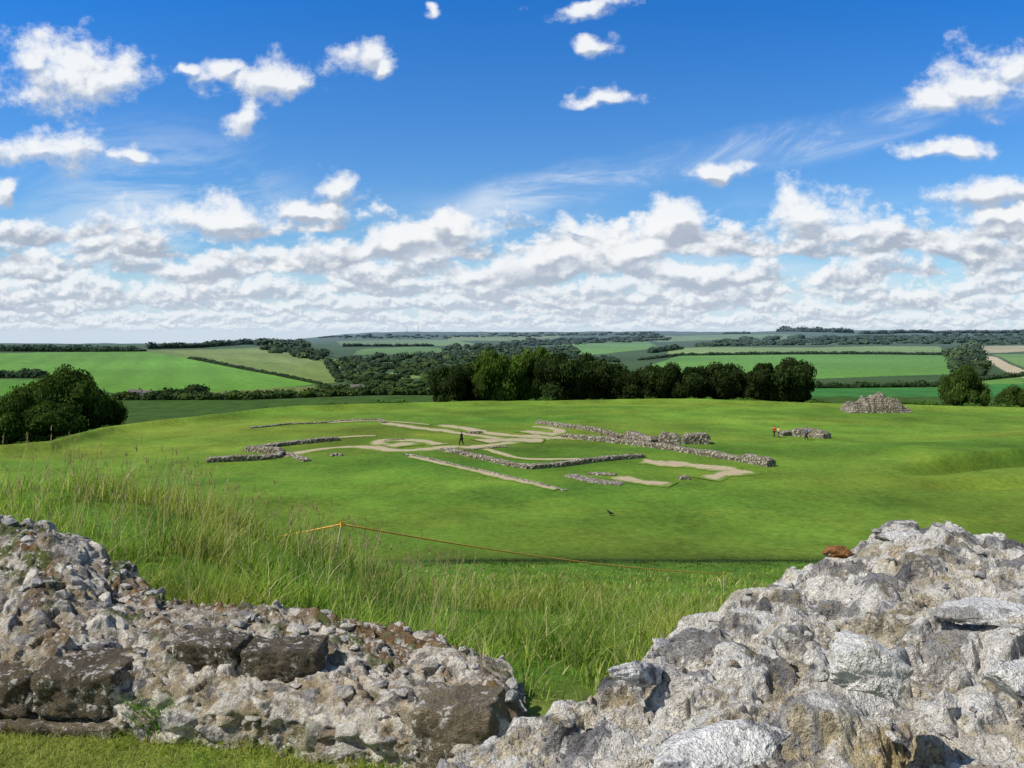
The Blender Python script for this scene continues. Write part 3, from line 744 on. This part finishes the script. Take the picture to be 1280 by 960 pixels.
YFX=[-4.4,-2.1,-1.2,-.5,.05]; YFY=[3.6,3.30,3.10,2.86,2.72]
def leftwall():
    step=.0062
    xs=np.arange(-4.4,.06,step); n=len(xs)
    yf=np.interp(xs,YFX,YFY)
    wc=np.interp(xs,[-4.4,-2.75,-2.37,-1.85,-1.5,-.9,-.43,-.1,.05],[1.3,1.0,.85,.62,.62,.68,.62,.55,.5])
    hc=np.interp(xs,[-4.4,-2.75,-2.37,-2.15,-1.95,-1.8,-1.5,-1.2,-.89,-.43,-.1,.05],[.66,.54,.48,.39,.30,.26,.28,.27,.26,.22,.18,.12])-.03
    hf=np.interp(xs,[-4.4,-2.,-1.8,-.6,0,.05],[.25,.23,.14,.12,.12,.08])
    end=1-ss(xs,-.06,.05)
    T=300; t=np.linspace(0,1,T)
    B=np.zeros((n,T,3))
    for i in range(n):
        q=np.array([-.03,.02,.09,wc[i]*.5,wc[i],wc[i]+.28,wc[i]+.42]); z=np.array([-.06,hf[i]*.95,hf[i]+.03,(hf[i]+hc[i])*.5+.02,hc[i],hc[i]-.06,-.3])
        z=z*(end[i]*.9+.1)
        L=np.concatenate([[0],np.cumsum(np.hypot(np.diff(q),np.diff(z)))]); l=t*L[-1]
        B[i,:,0]=xs[i]; B[i,:,1]=yf[i]+np.interp(l,L,q); B[i,:,2]=GZ+np.interp(l,L,z)
    for _ in range(6): B[:,1:-1]=(B[:,:-2]+B[:,2:]+2*B[:,1:-1])/4
    dS=np.gradient(B,axis=0);dT=np.gradient(B,axis=1); N=np.cross(dS,dT); N/=np.linalg.norm(N,axis=2,keepdims=True)+1e-9
    if N[n//2,T//2,2]<0: N=-N
    SX=np.repeat(xs[:,None],T,1); TY=np.repeat((np.arange(T)*step)[None],n,0)
    WX=SX+(fbm(SX*22,TY*22,4,1)-.5)*.03; WY=TY+(fbm(SX*22+7,TY*22,4,3)-.5)*.03
    rid=1-np.abs(2*fbm(SX*9,TY*9,4,6,.6)-1)
    H=(fbm(SX*4,TY*4,4,2)-.5)*.12+(fbm(SX*22,TY*22,5,5,.6)-.5)*.035+(rid-.8)*.03
    hole=ss(fbm(SX*12+5,TY*12,4,3,.6),.59,.67); H=H-hole*.03
    st=[]
    for _ in range(3200):
        r=rng.choice([.014,.024,.036,.054],p=[.36,.32,.23,.09])*(.8+.4*rng.random()); x=rng.uniform(-4.4,.1); y=rng.uniform(0,T*step)
        i=int(np.clip((x+4.4)/step,0,n-1)); j=int(np.clip(y/step,0,T-1))
        st.append((x,y,r,1.1+rng.random()*1.2,rng.normal(0,.6),H[i,j]-.2*r,.45+.45*rng.random()))
    H,ID=stonefield(WX,WY,step,-4.4,0,st,H.copy(),1.5,5.)
    H=H+(fbm(SX*60,TY*60,3,6,.6)-.5)*.007
    P=B+N*H[...,None]
    col=stonecolors(ID,SX,TY,(.42,.365,.275),[3,3,3,2.2,2.4,1.4,3,2],.65,(.98,.94,.87),1.,.515,.4)
    so_=ss(fbm(SX*2.1+13,TY*2.1,4,1),.56,.66)[...,None]*.45; col=col*(1-so_)+np.array((.17,.135,.09))*so_
    mo=ss(fbm(SX*3.2+3,TY*3.2,4,6),.46,.55)*ss(TY,.58,.82)*ss(fbm(SX*20,TY*20,3,3),.40,.50)
    mo2=ss(fbm(SX*5+3,TY*5,4,4),.64,.70)*.6; mo=np.maximum(mo,mo2)
    mc=np.array((.17,.095,.03))*(.4+1.2*fbm(SX*30,TY*30,3,1)[...,None]); 
    gmix=ss(fbm(SX*7,TY*7,3,0),.50,.60)[...,None]; mc=mc*(1-gmix)+np.array((.09,.115,.02))*gmix
    col=col*(1-mo[...,None]*.9)+mc*mo[...,None]*.9
    P[...,2]+=mo*.014
    o=mk('ruined_wall',P.reshape(-1,3),gridq(n,T),None,col.reshape(-1,3),M['stone'])
    tag(o,"collapsed flint rubble wall with dressed blocks and moss","ruined wall")
    k=620; ii=rng.integers(20,n-10,k); jj=(rng.beta(1.5,1.5,k)*(T*.80)+14).astype(int)
    s=rng.choice([.018,.027,.040,.056],k,p=[.33,.34,.23,.10])*(.8+.4*rng.random(k))
    C=STC[rng.choice(len(STC),k,p=np.array([3,3,3.6,2.2,1.6,1.4,2.,2])/18.8)]
    r=rocks_mesh('loose_flint',P[ii,jj]+N[ii,jj]*(s*.05)[:,None],s,C,ROCKS,(.99,.96,.91),.62); r.parent=o; r["kind"]="stuff"; r["label"]="loose angular flints bedded in crumbling mortar"
    br=(.115,.092,.06)
    block('dressed_block',at_dist(28,852,3.37),(.24,.30,.18),-.05,br,o,"brown weathered dressed stone block")
    block('dressed_block',at_dist(114,851,3.32),(.36,.30,.185),-.07,(.105,.085,.055),o,"brown weathered dressed stone block")
    block('dressed_block',at_dist(5,899,3.29),(.30,.26,.07),-.05,br,o)
    block('dressed_block',at_dist(100,901,3.26),(.46,.26,.075),-.07,(.14,.115,.075),o)
    block('dressed_block',at_dist(268,816,3.39),(.28,.20,.15),-.1,(.10,.082,.055),o,None,-.05)
    block('dressed_block',at_dist(357,823,3.32),(.33,.20,.14),-.05,(.09,.075,.05),o,None,.04)
    block('dressed_block',at_dist(576,910,2.90),(.30,.24,.24),-.22,(.19,.155,.105),o,"tall brown dressed stone at the wall end",.08)
    return o
leftwall()
def rightwall():
    step=.0030; xs=np.arange(-.66,1.85,step); ys=np.arange(.66,2.65,step); X,Y=np.meshgrid(xs,ys,indexing='ij')
    bx=[-.7,-.4,-.25,-.13,.0,.12,.30,.59,.9,1.18,1.5,2.]; by=[.86,1.0,1.08,1.16,1.26,1.36,1.62,1.98,2.25,2.4,2.3,2.2]
    yb=np.interp(X,bx,by); d=(yb-Y)*.62+(fbm(X*5,Y*5,4,1)-.5)*.12
    z=-.595-np.maximum(0,-d)*2.0-.06*(1-ss(d,-.02,.30))
    z=z+.09*(fbm(X*2.2,Y*2.2,3,2)-.5)+.06*ss(X,.85,1.1)*(1-ss(X,1.25,1.6))*ss(Y,1.6,2.2)-.025*ss(X,.2,.4)*(1-ss(X,.7,.95))-.03*ss(Y,1.0,.7)
    z=z-.05*(1-ss(X,-.25,.15))
    ha,hr=brg(1140,888); hx,hy=ha*1.09,1.09
    z=np.maximum(z,-1.75)
    WX=X+(fbm(X*16,Y*16,5,1,.6)-.5)*.05; WY=Y+(fbm(X*16+7,Y*16,5,3,.6)-.5)*.05
    q=(X*.6-Y*.8); p_=(X*.8+Y*.6)
    rid=1-np.abs(2*fbm(q*11+.3*p_,p_*4,5,6,.6)-1)
    hole=ss(fbm(X*12+5,Y*12,5,3,.62),.56,.64)
    mreg=ss(X,.36,.52)*(1-ss(Y,1.08,1.3))
    H=z+(fbm(X*6,Y*6,4,4)-.5)*.07+(rid-.8)*.045*(1-.5*mreg)+(fbm(X*28,Y*28,5,5,.62)-.5)*.02-hole*.036
    st=[]
    def hz(x,y,A=z):
        i=int(np.clip((x-xs[0])/step,0,len(xs)-1));j=int(np.clip((y-ys[0])/step,0,len(ys)-1)); return A[i,j],mreg[i,j]
    for _ in range(150):
        x=rng.uniform(-.6,1.9);y=rng.uniform(.7,2.6); z0,g=hz(x,y)
        if rng.random()<g: continue
        r=rng.uniform(.035,.072); st.append((x,y,r,1.2+rng.random()*1.5,rng.normal(.75,.45),z0-.15*r,.4+.5*rng.random()))
    for _ in range(1300):
        x=rng.uniform(-.6,1.9);y=rng.uniform(.7,2.6); z0,g=hz(x,y,H); r=rng.uniform(.012,.038)
        if rng.random()<g*.6: continue
        st.append((x,y,r,1+rng.random()*1.2,rng.normal(.75,.8),z0-.2*r,.6+.6*rng.random()))
    for _ in range(5200):
        x=rng.uniform(-.3,1.9);y=rng.uniform(.7,2.6); z0,g=hz(x,y,H); r=rng.uniform(.0035,.011)
        st.append((x,y,r,1+rng.random(),rng.random()*3.14,z0-.2*r,.8))
    H,ID=stonefield(WX,WY,step,xs[0],ys[0],st,H.copy(),1.5,5.)
    H=H+(fbm(X*32,Y*32,4,6,.65)-.5)*.012+(fbm(X*120,Y*120,2,6)-.5)*.0045
    H=H-.09*np.exp(-(((X-hx)/.045)**2+((Y-hy)/.06)**2))
    col=stonecolors(ID,X,Y,(.52,.465,.36),[4,3,5,2.2,1.,1.1,2.,3.],.9,(1.,.985,.955),1.,.465,.35)
    oc=ss(fbm(X*11+1,Y*11,5,3,.62),.575,.62)[...,None]*(.25+.35*mreg[...,None]); col=col*(1-oc)+np.array((.42,.31,.08))*oc
    P=np.stack([X,Y,H+CZ],-1)
    o=mk('ruined_wall',P.reshape(-1,3),gridq(*X.shape),None,col.reshape(-1,3),M['stone'])
    tag(o,"broken flint wall top with white lichened rocks and mortar","ruined wall")
    def hero(px,row,Yd,s,sd,c,rot,lab,sq=(1.,.8,.6),wh=.0):
        V,F=ROCKH[sd]; V=V*np.array(sq)*s; R=np.array(Matrix.Rotation(rot[2],3,'Z')@Matrix.Rotation(rot[0],3,'X')@Matrix.Rotation(rot[1],3,'Y')); W=V@R.T+np.array(at_dist(px,row,Yd))
        k=ss(fbm(W[:,0]*17,W[:,1]*17+W[:,2]*11,5,sd,.6),.46-wh,.52-wh)[:,None]; cc=np.array(c)*(1-k)+np.array((.80,.785,.75))*k
        q=mk('rock',W,None,F,cc,M['stone']); q.parent=o; q["label"]=lab
    hero(1080,832,1.10,.078,0,(.30,.26,.21),(.3,.2,.4),"white lichened rock overhanging a dark hollow",(1.0,1.,.8),.14)
    hero(890,938,1.05,.098,1,(.26,.26,.27),(.1,-.1,.6),"large grey and white flint boulder",(1.3,.9,.45),.03)
    hero(1268,852,1.10,.055,2,(.27,.27,.30),(.2,.1,.2),"bluish white rounded rock",(1.,1.,1.),.04)
    hero(1130,676,2.32,.09,2,(.36,.34,.31),(.1,.1,.3),"pale rock at the crest of the wall",(1.5,1.,.6),.04)
    hero(1045,690,2.20,.045,1,(.34,.16,.05),(.1,.1,.3),"small orange brown stone",(1.1,1.,.9),-.3)
    hero(1225,766,1.6,.09,0,(.4,.38,.35),(.1,.0,.2),"flat pale slab of flint",(1.7,.9,.24),.1)
    hero(800,842,1.33,.06,3,(.2,.2,.22),(.3,.3,.8),"dark angular broken flint",(1.5,.7,.6),-.05)
    k=420; ii=rng.integers(60,X.shape[0]-10,k); jj=rng.integers(40,X.shape[1]-10,k)
    s=rng.choice([.010,.018,.030,.042],k,p=[.34,.36,.22,.08]); C=STC[rng.choice(8,k,p=np.array([3,2,5,1.5,1,1,2,2])/17.5)]
    r=rocks_mesh('loose_flint',P[ii,jj],s,C,[rock(300+i,2,.16) for i in range(6)],(1,.985,.96),.65); r.parent=o; r["kind"]="stuff"; r["label"]="loose angular flints on the wall top"
rightwall()

# ---------- grass ----------
def blades(name,P,H,W,lean,col,segs=3,label="",mat='grass',curl=1.):
    n=len(P); th=rng.random(n)*6.283; sd=np.stack([np.cos(th),np.sin(th),np.zeros(n)],-1)
    ts=np.linspace(0,1,segs+1); rows=[];cols=[]
    for k,t in enumerate(ts):
        c=P+np.stack([lean[:,0]*H*t**1.8*curl,lean[:,1]*H*t**1.8*curl,H*(t-.22*t**3*np.hypot(lean[:,0],lean[:,1]))],-1)
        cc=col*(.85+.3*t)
        if k<segs:
            w=(W*(1-t**1.6)+.15*W)[:,None]*.5; rows+= [c-sd*w,c+sd*w]; cols+=[cc,cc]
        else: rows.append(c); cols.append(cc)
    m_=len(rows); V=np.stack(rows,1).reshape(-1,3); C=np.stack(cols,1).reshape(-1,3)
    b=(np.arange(n)*m_)[:,None]; Q=[];
    for k in range(segs-1): Q.append(b+np.array([2*k,2*k+1,2*k+3,2*k+2]))
    Q=np.concatenate(Q); T=b+np.array([2*segs-2,2*segs-1,2*segs])
    o=mk(name,V,Q,T,C,M[mat]); tag(o,label,"grass",kind="stuff"); return o
def inwall(x,y):
    wb=np.interp(x,[-4.4,-2.75,-2.1,-1.85,-1.5,-.9,-.43,-.1,.1],[4.75,4.45,4.15,4.0,3.95,3.85,3.6,3.4,3.3]); return y>wb
N=170000
y=np.exp(rng.uniform(np.log(3.4),np.log(50),N)); a=rng.uniform(-.72,.5,N); x=a*y
k=inwall(x,y)&~((x>-.05)&(y<2.9)); x=x[k];y=y[k];a=a[k]
cl=fbm(x*1.3,y*1.3,3,1); cl2=fbm(x*4.5,y*4.5,3,5); k=rng.random(len(x))<(.25+1.15*ss(cl,.35,.6))*(.25+1.1*ss(cl2,.40,.58)); x=x[k];y=y[k];a=a[k];cl=cl[k];cl2=cl2[k]; n=len(x)
z=hgt(x,y)-.03
Hh=(.10+.34*ss(cl,.35,.75)*rng.random(n)+.28*ss(cl2,.44,.66)*rng.random(n))*np.interp(a,[-.7,-.4,0,.4],[.95,.92,.92,.72])*(1-.45*ss(y,14,40))
W=np.maximum(.0066,y*.00095)*(.6+.8*rng.random(n))
an=rng.normal(.1,2.2,n); mg=.1+.8*rng.random(n); lean=np.stack([np.cos(an)*mg+.06,np.sin(an)*mg],-1)
hue=rng.random((n,1)); tone=(.6+.8*rng.random((n,1)))*(.5+1.05*fbm(x*.8,y*.8,4,4)[:,None])
pt=ss(fbm(x*.9+40,y*.5,4,6),.45,.62)[:,None]
col=(np.array((.165,.29,.040))*(1-hue*.6)+np.array((.38,.42,.11))*hue*.6)*(1-.25*pt)*tone+np.array((.10,.05,.02))*pt*tone
dry=(rng.random(n)<.14)[:,None]; col=np.where(dry,np.array((.54,.47,.26))*tone,col)
dark=(np.exp(-((y-46.)/6.)**2)*ss(a,-.2,-.05))[:,None]; col=col*(1-.85*dark)  # blades at the bank foot darkened, ditch shade painted in with the nettle tone
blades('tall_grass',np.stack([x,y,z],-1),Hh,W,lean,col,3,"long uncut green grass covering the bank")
N=26000; x=rng.uniform(-2.6,.2,N); y=rng.uniform(2.6,3.6,N); z=hgt(x,y)-.005
yf=np.interp(x,YFX,YFY); k=y<yf+.02; x=x[k];y=y[k];z=z[k];n=len(x)
an=rng.random(n)*6.28; mg=.4+.8*rng.random(n); Hh=.02+.03*rng.random(n)+.03*(yf[k]-y<.08)*rng.random(n)
hue=rng.random((n,1)); pt=ss(fbm(x*3,y*3,3,2),.48,.63)[:,None]; hue=hue*.5+pt*.5; col=(np.array((.20,.34,.04))*(1-hue)+np.array((.40,.37,.13))*hue)*(.7+.6*rng.random((n,1)))
blades('short_grass',np.stack([x,y,z],-1),Hh,np.full(n,.0035),np.stack([np.cos(an)*mg,np.sin(an)*mg],-1),col,2,"short trodden turf at the wall foot")
N=500; bx,by,bz=at_dist(205,915,3.17); x=bx+rng.normal(size=N)*.06; y=by+rng.normal(size=N)*.03; z=np.full(N,GZ); an=rng.random(N)*6.28; mg=.3+.6*rng.random(N)
blades('grass_tuft',np.stack([x,y,z],-1),.06+.14*rng.random(N),np.full(N,.004),np.stack([np.cos(an)*mg,np.sin(an)*mg],-1),np.array((.13,.26,.03))*(.7+.6*rng.random((N,1))),3,"tuft of grass growing against the wall foot")
N=420; a=rng.uniform(-.68,-.05,N); y=np.exp(rng.uniform(np.log(5.0),np.log(13),N)); x=a*y; z=hgt(x,y)
Hh=.38+.36*rng.random(N); an=rng.normal(0,1.2,N); mg=.1+.3*rng.random(N); lean=np.stack([np.cos(an)*mg,np.sin(an)*mg],-1)
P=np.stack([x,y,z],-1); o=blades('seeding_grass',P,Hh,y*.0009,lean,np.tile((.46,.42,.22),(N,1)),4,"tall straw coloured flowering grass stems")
tip=P+np.stack([lean[:,0]*Hh*.8,lean[:,1]*Hh*.8,Hh*.86],-1)
k=6; tp=np.repeat(tip,k,0)+rng.normal(size=(N*k,3))*np.array([.004,.004,.025]); nn=len(tp); an=rng.random(nn)*6.28
blades('grass_seed_head',tp,.03+.04*rng.random(nn),np.repeat(y,k)*.0008,np.stack([np.cos(an)*.3,np.sin(an)*.3],-1),np.array((.48,.36,.23))*(.6+.7*rng.random((nn,1))),2,"straw brown grass seed heads")

# ---------- rope fence ----------
def tube(name,pts,r,mat,n=6):
    c=bpy.data.curves.new(name,'CURVE'); c.dimensions='3D'; s=c.splines.new('POLY'); s.points.add(len(pts)-1)
    for i,p in enumerate(pts): s.points[i].co=(*p,1)
    c.bevel_depth=r; c.bevel_resolution=2; o=bpy.data.objects.new(name,c); SC.collection.objects.link(o)
    dg=bpy.context.evaluated_depsgraph_get(); me=bpy.data.meshes.new_from_object(o.evaluated_get(dg)); bpy.data.objects.remove(o)
    o=bpy.data.objects.new(name,me); SC.collection.objects.link(o); me.materials.clear(); me.materials.append(mat); return o
ropem=mat_plain('orange_rope',(.72,.40,.08),.8,.2,40.); postm=mat_plain('pale_post',(.5,.48,.4),.7,.2)
def rpost(px,top,bot,Y,lean):
    t=Vector(at_dist(px+lean,top,Y)); b=Vector(at_dist(px,bot,Y)); b.z=float(hgt(b.x,b.y))-.05
    o=tube('fence_post',[b,t],.010,postm); tag(o,"thin pale stake holding a boundary rope","post","stakes of the rope boundary")
    c=tube('rope_clip',[t-Vector((0,0,.05)),t+Vector((0,0,.01))],.020,mat_plain('orange_plastic',(.75,.42,.03),.5,.1)); c.parent=o
    return t
t0=rpost(418,653,688,9.,9); t1=rpost(905,716,750,17,0); t2=rpost(150,690,705,9.5,0)
pts=[]
for A,Bp,sg in [(t2,t0,.12),(t0,t1,.22)]:
    for i in range(30):
        t=i/29; p=A.lerp(Bp,t); p.z-=sg*4*t*(1-t)*.5; pts.append(p-Vector((0,0,.02)))
tag(tube('boundary_rope',pts,.010,ropem),"thin orange yellow rope strung between stakes","rope")
print('done')
